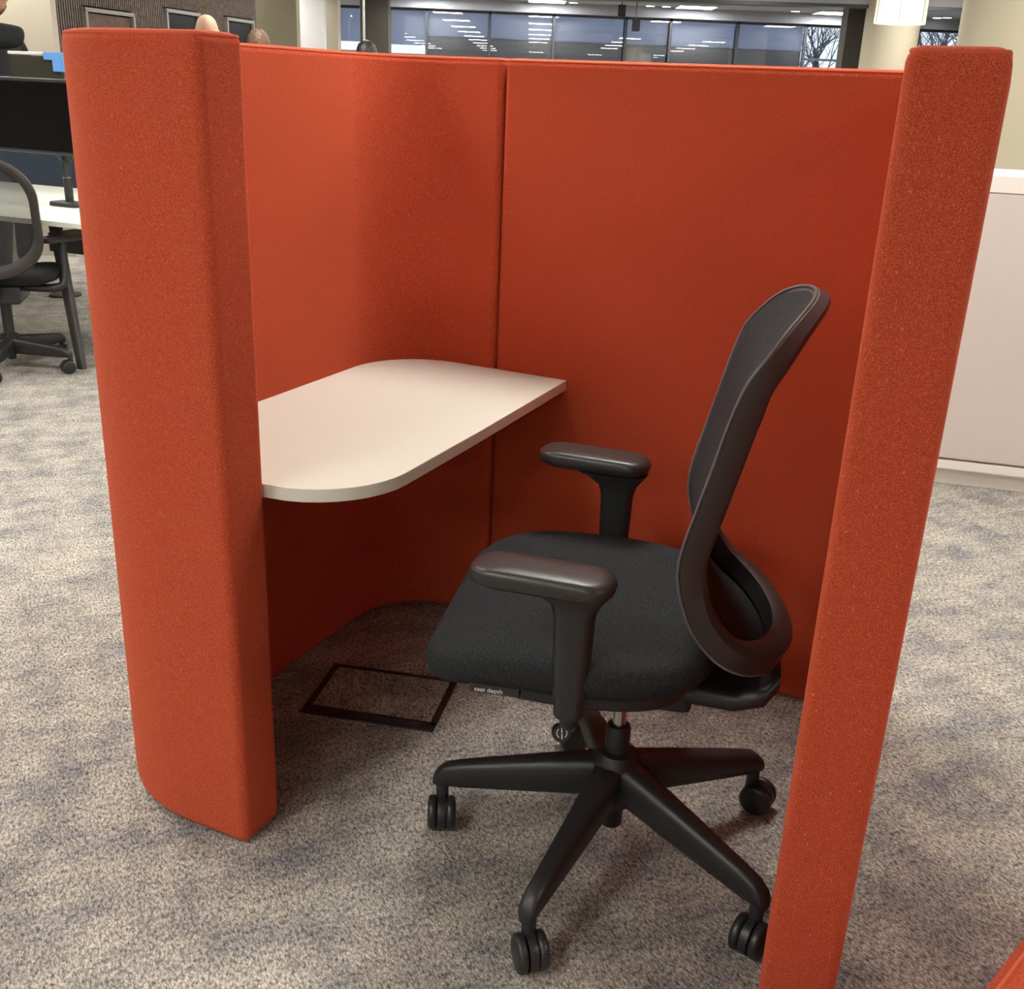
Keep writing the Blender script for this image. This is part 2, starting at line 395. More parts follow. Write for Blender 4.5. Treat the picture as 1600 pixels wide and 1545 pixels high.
# ------------------------------------------------------------------ floor box
def pod_pt(u, y, z=0): return POD.matrix_basis @ Vector((u, y, z))
fb = empty('floor_box', pod_pt(0.272, -0.495), POD_YAW+math.radians(14.5))
tag(fb, 'black framed floor box hatch with carpet lid under the booth desk', 'floor box')
mb = MB()
W2, D2 = 0.165, 0.118
frame_pts = [((0, D2-0.005), (2*W2, 0.010)), ((0, -D2+0.018), (2*W2, 0.036)), ((-W2+0.008, 0.005), (0.016, 2*D2-0.03)), ((W2-0.008, 0.005), (0.016, 2*D2-0.03))]
for (cx_, cy_), (sx, sy) in frame_pts: mb.box((cx_, cy_, 0.002), (sx, sy, 0.005))
mb.build('frame', BLACK_PLASTIC, fb, bevel=0.001)
MB().box((0, 0.013, 0.001), (2*W2-0.034, 2*D2-0.05, 0.003)).build('carpet_lid', CARPET, fb)
MB().box((0.05, -D2+0.018, 0.0048), (0.16, 0.02, 0.002)).build('cable_flap', DARKGREY, fb)

# ------------------------------------------------------------------ office chair
def cushion(outline, z_top, z_bot, drop=None, edge=0.03, rings=7):
    """puffy cushion from an outline: top dome, rounded side, flat bottom"""
    n = len(outline); cx0 = sum(p[0] for p in outline)/n; cy0 = sum(p[1] for p in outline)/n
    th = z_top-z_bot; R_ = []
    def ring(k, z):
        out = []
        for x, y in outline:
            X, Y = cx0+(x-cx0)*k, cy0+(y-cy0)*k
            out.append(Vector((X, Y, z - (drop(X, Y) if drop else 0))))
        return out
    prof = [(0.02, 1.0), (0.4, 0.995), (0.7, 0.98), (0.84, 0.955), (0.93, 0.90), (0.972, 0.82), (0.994, 0.68), (1.0, 0.52), (0.985, 0.32), (0.94, 0.12), (0.85, 0.0), (0.5, 0.0), (0.02, 0.0)]
    for k, q in prof: R_.append(ring(k, z_bot+th*q))
    return MB().loft(R_)
BACKPROF = [(-0.210, 1.154), (-0.196, 1.118), (-0.176, 1.070), (-0.152, 1.026), (-0.135, 0.97), (-0.122, 0.914), (-0.102, 0.828), (-0.085, 0.755), (-0.083, 0.70), (-0.108, 0.62), (-0.149, 0.567), (-0.193, 0.538), (-0.24, 0.515), (-0.275, 0.50)]
def back_curve():
    P = catmull([(x, 0, z) for x, z in BACKPROF], 8)
    S = [0.0]
    for i in range(1, len(P)): S.append(S[-1]+(P[i]-P[i-1]).length)
    return P, S
def caster(parent, x, y, yaw, big=1.0):
    c = empty('caster', (x, y, 0), yaw); c.parent = parent
    rW = 0.034*big
    M = Matrix.Rotation(PI/2, 3, 'X')     # axis along local y
    for s in (-1, 1):
        prof = [(0.004, -0.0095), (rW*0.75, -0.0095), (rW-0.003, -0.008), (rW, -0.004), (rW, 0.004), (rW-0.003, 0.008), (rW*0.75, 0.0095), (0.004, 0.0095)]
        MB().lathe(prof, (0, s*0.0185, rW), 28, M).build('wheel', RUBBER, c, smooth=40)
    # hood between the wheels
    prof = [(0.004, -0.0075), (rW*0.96, -0.0075), (rW*0.99, 0), (rW*0.96, 0.0075), (0.004, 0.0075)]
    mb = MB().lathe(prof, (0, 0, rW), 28, M)
    mb.box((0.012, 0, rW*1.6), (0.03, 0.014, rW*0.9))
    mb.lathe([(0.013, rW*1.5), (0.013, 0.098), (0.010, 0.105)], (0.016, 0, 0), 16)
    mb.build('hood', RUBBER, c, smooth=40)
    return c
def star_leg(name, ang, R_, material, parent, z_hub=0.222, z_tip=0.138):
    rings = []
    d = Vector((math.cos(ang), math.sin(ang), 0)); s = Vector((-d.y, d.x, 0))
    for t in [0, 0.12, 0.3, 0.5, 0.7, 0.84, 0.93, 0.98, 1.0]:
        r = 0.02 + (R_+0.018-0.02)*t
        top = z_hub + (z_tip-z_hub)*(t**1.05) - (0.0 if t < 0.9 else 0.022*((t-0.9)/0.1)**2)
        bot = (z_hub-0.088) + (z_tip-0.046-(z_hub-0.088))*min(1, t/0.88)**0.9
        if t > 0.93: bot += 0.0
        w = 0.033-0.0165*t
        if t == 1.0: w *= 0.72; top -= 0.004
        c = d*r; n = 14; ring = []
        for k in range(n):
            a = 2*PI*k/n; ca, sa = math.cos(a), math.sin(a)
            ring.append(c + s*w*math.copysign(abs(ca)**0.62, ca)*(1 if sa > 0 else 0.9) + Vector((0, 0, (top+bot)/2+(top-bot)/2*math.copysign(abs(sa)**0.62, sa))))
        rings.append(ring)
    return MB().loft(rings).build(name, material, parent, smooth=70)
def arm(root, side, x, y, z, stem_x, padyaw=0.0, L=0.245, Wp=0.092, stem_lo=0.49):
    a = empty('armrest', (0, 0, 0)); a.parent = root
    # pad: long rounded slab
    rings = []
    for q in [(0.70, -0.016), (0.90, -0.0145), (0.98, -0.009), (1.0, 0.0), (0.985, 0.008), (0.93, 0.0135), (0.80, 0.0165), (0.4, 0.018), (0.02, 0.018)]:
        k, dz = q
        base = rrect(L/2-0.01*(1-k), Wp/2*1.0, Wp/2*0.86, 8)
        rings.append([Vector((px_*(k if abs(px_) < 1 else 1), py_*k, dz)) for px_, py_ in base])
    M = Matrix.Rotation(padyaw, 3, 'Z')
    rings = [[M @ v + Vector((x, y, z)) for v in r] for r in rings]
    MB().loft(rings).build('arm_pad', PAD, a, smooth=50)
    # flared neck and stem
    rings = []
    for zz, hx, hy, ox in [(z-0.016, 0.072, 0.036, 0.012), (z-0.026, 0.058, 0.032, 0.005), (z-0.042, 0.040, 0.027, 0.0), (z-0.065, 0.033, 0.024, 0), (z-0.12, 0.0315, 0.023, 0), (stem_lo, 0.029, 0.022, 0)]:
        rings.append([Vector((stem_x+ox+px_, y-side*0.012+py_, zz)) for px_, py_ in rrect(hx, hy, min(hx, hy)*0.8, 5)])
    MB().loft(rings).build('stem', BLACK_PLASTIC, a, smooth=50)
    rings = []
    for zz, k in [(stem_lo+0.002, 1.0), (stem_lo-0.035, 1.0), (stem_lo-0.042, 0.9)]:
        rings.append([Vector((stem_x+px_*k, y-side*0.012+py_*k, zz)) for px_, py_ in rrect(0.0245, 0.0185, 0.014, 5)])
    MB().loft(rings).build('sleeve', BLACK_PLASTIC, a, smooth=50)
    # bracket curving inward under the seat
    MB().tube(catmull([(stem_x, y-side*0.012, stem_lo-0.03), (stem_x, y-side*0.03, stem_lo-0.065), (stem_x, side*0.16, stem_lo-0.068), (stem_x, side*0.05, stem_lo-0.06)], 5), 0.015, 10).build('bracket', BLACK_PLASTIC, a, smooth=60)
    return a

CHD = 195.0
CH = empty('office_chair', pod_pt(0.97, -0.745), POD_YAW+math.radians(CHD))
tag(CH, 'black swivel office chair with curved mesh back pulled up to the booth desk', 'office chair')
# seat
so = []
def seat_outline():
    pts = []
    hw = 0.268
    ctrl = [(0.338, 0.0), (0.336, 0.14), (0.326, 0.21), (0.285, 0.258), (0.19, 0.280), (0.05, 0.284), (-0.06, 0.265), (-0.135, 0.215), (-0.165, 0.12), (-0.17, 0.0)]
    half = catmull([(a, b, 0) for a, b in ctrl], 4)
    pts = [(p.x, p.y) for p in half] + [(p.x, -p.y) for p in half[-2:0:-1]]
    return pts
def seat_drop(x, y):
    d = 0.0
    if x > 0.16: d += 0.042*((x-0.16)/0.18)**2
    if x < -0.05: d -= 0.008*((-0.05-x)/0.12)**2
    d += 0.006*(1-min(1, (y/0.2)**2))
    return d
cushion(seat_outline(), 0.572, 0.488, seat_drop).build('seat', SEATFAB, CH, smooth=60)
pan = [(0.02+(x-0.02)*0.88, y*0.88) for x, y in seat_outline()]
pan = [(0.02+(x-0.02)*0.78, y*0.8) for x, y in seat_outline()]
MB().prism(pan, 0.452, 0.494).build('seat_pan', BLACK_PLASTIC, CH, bevel=0.006)
MB().prism([(-0.13+0.0, -0.075), (0.12, -0.085), (0.12, 0.085), (-0.13, 0.075)], 0.375, 0.455).build('tilt_mechanism', BLACK_PLASTIC, CH, bevel=0.012, segs=3)
# printed tab under the seat edge
tb = MB().box((0.195, 0.246, 0.489), (0.085, 0.030, 0.020)).build('adjuster_tab', BLACK_PLASTIC, CH, bevel=0.003)
fc = bpy.data.curves.new('adjuster_print', 'FONT'); fc.body = 'seat depth'; fc.size = 0.0115; fc.align_x = 'CENTER'; fc.align_y = 'CENTER'; fc.extrude = 0.0002
fo = bpy.data.objects.new('tmp_text', fc); col.objects.link(fo)
dg = bpy.context.evaluated_depsgraph_get(); tme = bpy.data.meshes.new_from_object(fo.evaluated_get(dg)); bpy.data.objects.remove(fo)
to = link('adjuster_print', tme, WHITE_PRINT, tb)
to.location = (0.205, 0.2615, 0.4865); to.rotation_euler = (math.radians(90), 0, math.radians(180)); to['label'] = "white print reading 'seat depth'"
# lever with round knob
lv = MB().tube([(0.06, 0.05, 0.405), (0.075, 0.12, 0.385), (0.090, 0.165, 0.364)], 0.007, 8).build('tension_lever', BLACK_PLASTIC, CH, smooth=60)
kdir = Vector((-0.28, 0.86, 0.42)).normalized()
KM = kdir.to_track_quat('Z', 'Y').to_matrix()
kp = Vector((0.090, 0.168, 0.363))
kn = MB().lathe([(0.003, -0.022), (0.013, -0.022), (0.0155, -0.018), (0.0165, 0), (0.015, 0.003), (0.003, 0.003)], kp, 24, KM).build('knob', BLACK_PLASTIC, lv, smooth=40)
mb = MB()
for a0, a1 in ((35, 145), (215, 325)):
    ring = []
    for k in range(9):
        a = math.radians(a0+(a1-a0)*k/8+90)
        ring.append([KM @ Vector((rr*math.cos(a), rr*math.sin(a), zz)) + kp for rr, zz in ((0.0082, 0.003), (0.0096, 0.003), (0.0096, 0.0036), (0.0082, 0.0036))])
    mb.loft(ring)
for dy in (-0.0055, 0.0055):
    mb.box(kp + KM @ Vector((0, dy, 0.0033)), (0.002, 0.0095, 0.0006), M=KM)
mb.build('emblem', WHITE_PRINT, kn)
# gas column
MB().lathe([(0.0135, 0.285), (0.0135, 0.40)], (0, 0, 0), 20).build('gas_lift', CHROME, CH, smooth=40)
MB().lathe([(0.020, 0.19), (0.0235, 0.20), (0.0235, 0.283), (0.021, 0.29), (0.012, 0.292)], (0, 0, 0), 24).build('column_sleeve', BLACK_PLASTIC, CH, smooth=40)
# star base
SB = empty('star_base', (0, 0, 0)); SB.parent = CH
MB().lathe([(0.019, 0.062), (0.022, 0.066), (0.022, 0.12), (0.046, 0.125), (0.052, 0.15), (0.048, 0.215), (0.036, 0.232), (0.024, 0.235)], (0, 0, 0), 28).build('hub', BLACK_PLASTIC, SB, smooth=40)
CYAW = {0: 200, 1: 95, 2: 75, 3: 80, 4: 60}
for k in range(5):
    ang = math.radians(51+72*k-CHD)
    star_leg('base_leg', ang, 0.345, BLACK_PLASTIC, SB)
    wy = math.radians([150, 20, 92, 106, 53][k]) - CH.rotation_euler[2]
    c = caster(CH, 0, 0, wy)
    # swivel pin sits under the leg tip, wheels trail off it
    pin = Vector((math.cos(ang), math.sin(ang), 0))*0.345
    off = Matrix.Rotation(wy, 3, 'Z') @ Vector((0.016, 0, 0))
    c.location = pin - off
# backrest
def build_back(root, halfw=0.215, fabric=MESHFAB, frame=FRAME, prof=None, concave=0.016, depth=0.042, trim=True, ctop=0.029, rt=0.14, rb=0.13, taper=0.10, rim=0.020):
    P, S = back_curve() if prof is None else prof
    Lt = S[-1]
    def surf(s, y):
        s = max(0, min(Lt, s)); i = 0
        while i < len(S)-2 and S[i+1] < s: i += 1
        t = (s-S[i])/(S[i+1]-S[i]); p = P[i].lerp(P[i+1], t)
        tan = (P[i+1]-P[i]).normalized(); nrm = Vector((-tan.z, 0, tan.x))
        lean = 1.0 if s < 0.75*Lt else max(0.0, 1-(s/Lt-0.75)/0.25)
        off = (concave+ctop*max(0.0, 1-s/Lt/0.28)**1.4)*((y/halfw)**2-1)*(0.35+0.65*lean)
        return Vector((p.x, y, p.z)) + nrm*off, nrm
    path = []; mid, half = Lt/2, Lt/2
    def width(s):
        w = halfw*(1-taper*max(0, (s/Lt-0.55)/0.45)**2)
        if s < rt: w *= max(0.0, 1-((rt-s)/rt)**2.0)**0.5
        if s > Lt-rb: w *= max(0.0, 1-((s-Lt+rb)/rb)**2.3)**0.5
        return w
    n_ = 44; side = []
    for k in range(n_+1):
        s_ = Lt*(0.5-0.5*math.cos(PI*k/n_)); side.append((s_, width(s_)))
    path = side + [(s_, -w_) for s_, w_ in side[-2:0:-1]]
    def ringpts(inset):
        out = []
        for s, y in path:
            vs, vy = s-mid, y
            out.append((mid+vs*(1-inset/half), y*(1-inset/halfw)))
        return out
    outer = ringpts(0.0); rings = []
    for i, (s, y) in enumerate(path):
        p, nn = surf(s, y)
        u = s/Lt; win = rim + 0.022*max(0, (u-0.6)/0.4)
        q, _ = surf(mid+(s-mid)*(1-win/half), y*(1-win/halfw))
        dd = depth*(0.62+0.38*min(1, max(0, u/0.22)))
        ring = [p - nn*0.004, p.lerp(q, 0.2), p.lerp(q, 0.8), q - nn*0.004, q - nn*(dd-0.006), p.lerp(q, 0.75)-nn*dd, p.lerp(q, 0.25)-nn*dd, p - nn*(dd-0.006)]
        rings.append(ring)
    fr = MB().loft(rings, False, True).build('back_frame', frame, root, smooth=40)
    # fabric sheet inside the ring
    rows = []
    M_ = 15
    loop = [surf(mid+(s-mid)*(1-0.012/half), y*(1-0.012/halfw)) for s, y in path]
    rr = []
    for k in range(M_+1):
        f_ = 1-k/M_
        ring = []
        for s, y in path:
            p, nn = surf(mid+(s-mid)*max(0.001, f_*(1-0.0065/half)), y*max(0.001, f_*(1-0.0065/halfw)))
            ring.append(p + nn*0.0022*min(1, (1-f_)*12) - nn*0.0004)
        rr.append(ring)
    MB().loft(rr, False).build('back_mesh', fabric, root, smooth=60)
    if trim:
        tp = []
        for s, y in path:
            p, nn = surf(mid+(s-mid)*(1-0.003/half), y*(1-0.003/halfw)); tp.append(p+nn*0.0005)
        MB().tube(tp, 0.0028, 6, True).build('edge_trim', TRIM, fr, smooth=60)
    return fr
BK = empty('backrest', (0, 0, 0)); BK.parent = CH
build_back(BK)
# curved carrier from the mechanism to the bottom of the back
rings = []
for x, z, hw, th in [(-0.04, 0.435, 0.075, 0.05), (-0.12, 0.432, 0.105, 0.045), (-0.2, 0.438, 0.125, 0.04), (-0.25, 0.458, 0.13, 0.04), (-0.272, 0.485, 0.115, 0.035)]:
    rings.append([Vector((x, py_, z+pz_)) for py_, pz_ in rrect(hw, th/2, th*0.45, 4)])
MB().loft(rings).build('back_carrier', BLACK_PLASTIC, BK, smooth=50)
arm(CH, 1, 0.122, 0.278, 0.712, 0.070, padyaw=math.radians(-6), L=0.232, stem_lo=0.505)
arm(CH, -1, 0.112, -0.302, 0.712, 0.060, padyaw=math.radians(-9), L=0.232, stem_lo=0.505)

# ------------------------------------------------------------------ low red seat beside the booth (corner in view)
a_, b_ = ground(1530, 1545, 0.42), ground(1602, 1452, 0.42)
dirp = (b_-a_).normalized(); nrm = Vector((dirp.y, -dirp.x, 0))
pf = empty('bench_seat', (a_.x, a_.y, 0), math.atan2(dirp.y, dirp.x))
tag(pf, 'low bright red upholstered bench seat on the carpet outside the booth', 'bench seat')
MB().prism([(-0.75, 0), (0.75, 0), (0.75, -0.5), (-0.75, -0.5)], 0.06, 0.42).build('seat_cushion', RED, pf, bevel=0.02, segs=4)
MB().tube([(-0.74, -0.016, 0.4205), (0.74, -0.016, 0.4205)], 0.003, 6).build('piping', REDSEAM, pf)
for lx in (-0.65, 0.65):
    for ly in (-0.08, -0.42): MB().lathe([(0.016, 0), (0.02, 0.065)], (lx, ly, 0), 14).build('foot', BLACK_PLASTIC, pf, smooth=40)

# ------------------------------------------------------------------ storage cabinet to the right
c0, c1 = ground(1440, 754), ground(1600, 773)
cd = (c1-c0).normalized(); cang = math.atan2(cd.y, cd.x)
cab = empty('storage_cabinet', (c0.x, c0.y, 0), cang)
tag(cab, 'long beige office storage cabinet with white top standing behind the booth', 'cabinet')
CW, CD = 1.6, 0.45
MB().box((CW/2-0.2, CD/2+0.006, 0.62), (CW, CD, 1.02)).build('body', CABINET, cab)
MB().box((CW/2-0.2, CD/2+0.015, 0.055), (CW, CD-0.03, 0.11)).build('plinth', CABTOP, cab)
MB().box((CW/2-0.2, CD/2-0.002, 0.09), (CW, CD+0.01, 0.035)).build('bottom_rail', CABTOP, cab)
for k in range(2):
    MB().box((k*CW/2+CW/4-0.2, 0.0, 0.62), (CW/2-0.006, 0.018, 1.005)).build('door', CABINET, cab, bevel=0.002)
MB().box((CW/2-0.2, CD/2, 1.155), (CW+0.02, CD+0.02, 0.06)).build('cabinet_top', CABTOP, cab, bevel=0.003)

# ------------------------------------------------------------------ round columns and pier
def column(name, x, y, Rr, label):
    o = MB().lathe([(Rr, 0), (Rr, CEIL_Z)], (x, y, 0), 48).build(name, COLUMN, smooth=40); tag(o, label, 'column'); return o
p = at(1506, 40, 7.2); column('round_column', p.x+0.42, 7.2, 0.42, 'thick cream plastered round column right behind the storage cabinet')
p = at(1388, 80, 15.0); column('round_column', p.x, 15.0, 0.345, 'cream plastered round column beneath the white pendant lamp')
p = at(1341, 80, 15.6); tag(MB().box((p.x+0.15, 15.9, CEIL_Z/2), (0.62, 0.3, CEIL_Z)).build('pier', PIER), 'dark square pier half hidden behind the slimmer round column', 'pier')

# ------------------------------------------------------------------ pendant lamp
p0, p1 = at(1366, 37, 9.5), at(1444, 38, 9.5)
lamp = empty('pendant_lamp', ((p0.x+p1.x)/2, 9.5, 0))
tag(lamp, 'white drum shade pendant lamp hanging from the ceiling', 'pendant lamp')
rl = (p1.x-p0.x)/2; zb = (p0.z+p1.z)/2
SHADE = mat('lamp_shade_fabric', srgb(240, 232, 214), 0.8, emit=((1, 0.93, 0.8, 1), 0.4))
nseg = 36
mb = MB(); mb.loft([[Vector((rl*k_*math.cos(2*PI*k/nseg), rl*k_*math.sin(2*PI*k/nseg), z)) for k in range(nseg)] for z, k_ in ((zb+0.32, 0.97), (zb, 1.0), (zb, 0.97), (zb+0.32, 0.94))], False, True)
mb.build('shade', SHADE, lamp, smooth=40)
MB().lathe([(rl*0.96, zb+0.012), (rl*0.96, zb+0.02)], n=36).build('diffuser', emission('lamp_diffuser', (1, 0.93, 0.82, 1), 2.2), lamp)
for a in range(0, 360, 60):
    MB().box((rl*0.995*math.cos(math.radians(a+250)), rl*0.995*math.sin(math.radians(a+250)), zb+0.16), (0.006, 0.006, 0.32)).build('shade_seam', GREYMETAL, lamp)
MB().tube([(0, 0, zb+0.3), (0, 0, CEIL_Z)], 0.006, 8).build('cable', BLACK_PLASTIC, lamp)

# ------------------------------------------------------------------ far side of the office
# downstand beam with a dark lower edge
b0, b1 = at(900, -1, 15.6), at(1460, 15.6, 15.0)
bd = (b1-b0); ang = math.atan2(bd.y, bd.x); bl = 10.0; bc = (b0+b1)/2
zc = (b0.z+b1.z)/2
struct('trim_2', MB().box((bc.x+bd.normalized().x*2.7, bc.y+bd.normalized().y*2.7, (zc+0.03+CEIL_Z)/2), (bl, 0.25, CEIL_Z-zc-0.03), ang), CEIL)
struct('trim_3', MB().box((bc.x+bd.normalized().x*2.7, bc.y+bd.normalized().y*2.7-0.01, zc+0.012), (bl, 0.27, 0.04), ang), MULL)
# window bays
def fx(x): return at(x, 60, FARY).x
bays = [(527, 563), (607, 665), (665, 763), (763, 863), (863, 975), (975, 1045), (1045, 1150), (1150, 1256), (1256, 1345), (1345, 1432), (1432, 1540)]
for i, (xa, xb) in enumerate(bays):
    X0, X1 = fx(xa), fx(xb)
    wroot = empty('window_%d' % (i+1), ((X0+X1)/2, FARY, 0)); wroot['kind'] = 'structure'
    w = X1-X0
    mb = MB()
    mb.box((-w/2+0.02, 0, 1.79), (0.045, 0.08, 1.58)); mb.box((0, 0, 1.0), (w, 0.08, 0.05)); mb.box((0, 0, 2.565), (w, 0.08, 0.05))
    if i in (8, 9, 10): mb.box((0, 0, 2.03), (w, 0.06, 0.035))
    mb.build('window_frame', MULL, wroot)
    MB().box((0, 0.0, 1.79), (w-0.04, 0.008, 1.56)).build('window_pane', GLASS, wroot)
    if i not in (8, 9, 10):
        zlow = [2.02, 2.0, 2.14, 2.14, 2.14, 2.14, 2.14, 2.14][i]
        bl_ = MB().box((0, 0.14, (2.62+zlow)/2), (w+0.02, 0.012, 2.62-zlow)).build('roller_blind', BLIND, wroot)
        if i >= 2: MB().box((0, 0.15, (zlow+0.95)/2+0.02), (w+0.02, 0.012, zlow-0.95)).build('lower_panel', BLINDLOW, wroot)
        else: MB().box((0, 0.15, (zlow-0.14+0.95)/2), (w+0.02, 0.012, zlow-0.14-0.95)).build('lower_panel', BLINDLOW, wroot)
for (xa, xb) in ((-11.0, fx(527)), (fx(1540), 11.0)):
    struct('wall_far_end', MB().box(((xa+xb)/2, FARY+0.1, 1.79), (xb-xa, 0.2, 1.6)), WALLPAINT)
# dark pier between the windows, pale and olive wall returns
def wallbox(name, xa, xb, Y, m, th=0.25):
    A, B = at(xa, 50, Y), at(xb, 50, Y)
    return struct(name, MB().box(((A.x+B.x)/2, Y+th/2, CEIL_Z/2), (B.x-A.x, th, CEIL_Z)), m)
wallbox('wall_pier', 563, 607, 19.6, PIER, 0.4)
wallbox('wall_white', 455, 506, 17.0, WHITEWALL, 0.2)
wallbox('wall_recess', 500, 528, 19.3, BOARD, 0.3)
wallbox('wall_olive', 398, 464, 14.0, OLIVE, 0.2)
# slim post in front of the pier
p = at(568.5, 50, 14.5); tag(MB().lathe([(0.017, 0), (0.017, CEIL_Z)], (p.x, 14.5, 0), 12).build('steel_post', GREYMETAL, smooth=40), 'slim grey steel post standing in front of the dark pier', 'post')
# slatted timber wall with doors
s0, s1 = at(84, 40, 9.0), at(402, 60, 12.6)
sd = Vector((s1.x-s0.x, s1.y-s0.y, 0)); SL = sd.length; sang = math.atan2(sd.y, sd.x)
sw = empty('wall_slatted', (s0.x, s0.y, 0), sang); sw['kind'] = 'structure'
MB().box((SL/2, 0.06, CEIL_Z/2), (SL, 0.06, CEIL_Z)).build('backing', SLATBACK, sw)
def on_slats(x, y):
    v = ray(x, y); nn = Vector((-sd.y, sd.x, 0)); t = (Vector((s0.x, s0.y, 0)).dot(nn))/v.dot(nn); P = v*t + Vector((0, 0, CAM_H))
    return (Vector((P.x-s0.x, P.y-s0.y, 0))).dot(sd.normalized()), P.z
doors = []
for (xa, ya, xb, yb, m) in ((130, 15, 205, 23, DOORWOOD), (257, 17, 308, 22, SCREENBLACK), (352, 30, 393, 34, SCREENBLACK)):
    (da, za), (db, zb_) = on_slats(xa, ya), on_slats(xb, yb); doors.append((da, db, (za+zb_)/2, m))
mb = MB(); x = 0.01
while x < SL:
    blocked = [d for d in doors if d[0]-0.02 < x < d[1]+0.02]
    z0 = blocked[0][2]+0.03 if blocked else 0
    mb.box((x, 0.015, (z0+CEIL_Z)/2), (0.018, 0.03, CEIL_Z-z0)); x += 0.032
so_ = mb.build('slats', SLAT, sw); so_['kind'] = 'stuff'
for i, (d0, d1, zt, m) in enumerate(doors):
    dr = empty('door_%d' % (i+1), (0, 0, 0)); dr.parent = sw; dr['kind'] = 'structure'
    mb = MB(); mb.box((d0, 0, zt/2), (0.03, 0.06, zt)); mb.box((d1, 0, zt/2), (0.03, 0.06, zt)); mb.box(((d0+d1)/2, 0, zt), (d1-d0+0.03, 0.06, 0.03)); mb.build('door_frame', GREYMETAL, dr)
    MB().box(((d0+d1)/2, 0.01, zt/2), (d1-d0-0.04, 0.03, zt-0.05)).build('door_leaf', m, dr)
# cream panel wall on the far left
q0, q1 = at(-90, 60, 8.6), at(84, 60, 8.6)
struct('wall_cream', MB().box(((q0.x+q1.x)/2, 8.65, CEIL_Z/2), (q1.x-q0.x, 0.1, CEIL_Z)), BOARD)

# downlights and ceiling-hung speakers
for k, (xx, yy) in enumerate([(724, 22), (755, 16), (854, 4), (895, 20), (1016, 11), (1040, 27), (1243, 18), (1480, 28), (1462, 42), (548, 12)]):
    v = ray(xx, yy); t = (CEIL_Z-0.012-CAM_H)/v.z; P = v*t
    if P.y > FARY-0.4: P = P*((FARY-0.4)/P.y)
    dl = empty('downlight', (P.x, P.y, CEIL_Z-0.012)); tag(dl, 'small round white downlight in the far ceiling', 'downlight', 'round ceiling downlights')
    MB().lathe([(0.075, 0), (0.085, 0.004), (0.085, 0.012)], n=20).build('rim', WHITEWALL, dl, smooth=40)
    MB().lathe([(0.07, -0.002), (0.07, 0.003)], n=20).build('lens', SPOT, dl)
for (xx, yy, Y, lab) in ((971, 17, 19.0, 'small black box speaker hung close under the far ceiling'), (993, 39, 18.0, 'small black wedge speaker hanging low on a long rod')):
    P = at(xx, yy, Y); sp = empty('ceiling_speaker', (P.x, P.y, P.z)); tag(sp, lab, 'speaker')
    MB().prism([(-0.06, -0.06), (0.07, -0.05), (0.05, 0.06), (-0.05, 0.06)], -0.09, 0.09).build('case', BLACK_PLASTIC, sp, bevel=0.01)
    MB().tube([(0, 0, 0.08), (0, 0, CEIL_Z-P.z)], 0.008, 8).build('rod', BLACK_PLASTIC, sp)
# bare trees outside
def bare_tree(x, y, h, seed, label):
    rnd = random.Random(seed); mb = MB()
    root = empty('bare_tree', (x, y, -0.6)); tag(root, label, 'tree', 'bare trees outside the window')
    def grow(p, d, L, r, lev):
        q = p; pts = [p]; dd = d.copy(); n = 4
        for i in range(n):
            dd = (dd + Vector((rnd.uniform(-.28, .28), rnd.uniform(-.28, .28), rnd.uniform(-.08, .2)))).normalized()
            q = q + dd*L/n; pts.append(q)
        mb.tube(pts, [r*(1-0.45*i/n) for i in range(n+1)], 5 if lev < 2 else 3)
        if lev >= 4: return
        for _ in range(4 if lev else 6):
            t = rnd.uniform(0.3, 1.0); k = min(n-1, int(t*n)); bp = pts[k].lerp(pts[k+1], t*n-k if k < n else 1)
            a = rnd.uniform(0, 2*PI); side = Vector((math.cos(a), math.sin(a), rnd.uniform(0.1, 0.7))).normalized()
            grow(bp, (dd*0.55+side*0.8).normalized(), L*rnd.uniform(0.5, 0.72), max(0.006, r*0.5), lev+1)
    grow(Vector((0, 0, 0)), Vector((0, 0, 1)), h*0.42, 0.11, 0)
    mb.build('branches', BARK, root)
T1 = at(1292, 80, 25); T2 = at(1470, 60, 26.5); T3 = at(1345, 80, 29)
bare_tree(T1.x, 25, 6.0, 3, 'bare winter tree outside the window left of the dark pier')
bare_tree(T2.x, 26.5, 6.5, 11, 'bare winter tree outside the window between the two round columns')
bare_tree(T3.x, 29, 7.5, 5, 'taller bare winter tree standing farthest from the window')

# ------------------------------------------------------------------ left workstation
e0 = ground(58, 343, 0.73); DANG = math.radians(-21)
WS = empty('desk', (e0.x, e0.y, 0), DANG)
tag(WS, 'white office desk with grey splayed legs left of the booth', 'desk')
MB().box((-0.9, 0.62, 0.7175), (2.4, 1.24, 0.025)).build('desktop', WHITE_TOP, WS, bevel=0.002)
MB().box((-0.35, 0.62, 0.685), (1.7, 0.05, 0.04)).build('beam', DARKGREY, WS)
for sx in (-1.9, 0.02):
    for ya, yb in ((0.18, 0.06), (1.06, 1.18)):
        rings = []
        for zz, yy, xx, hw in ((0.70, ya, sx-0.09, 0.03), (0.0, yb, sx+0.10, 0.022)):
            rings.append([Vector((xx+px_, yy+py_, zz)) for px_, py_ in rrect(hw, hw*0.7, 0.008, 3)])
        MB().loft(rings).build('leg', DARKGREY, WS, smooth=40)
MB().box((0.0, 0.7, 0.52), (1.0, 0.28, 0.10)).build('cable_tray', DARKGREY, WS, bevel=0.004)
sc_ = MB().box((-0.9, 1.258, 0.86), (2.4, 0.03, 0.42)).build('desk_screen', NAVY, bevel=0.005); sc_.location = WS.location; sc_.rotation_euler = (0, 0, DANG)
tag(sc_, 'navy felt divider screen along the back of the white desk', 'desk screen')
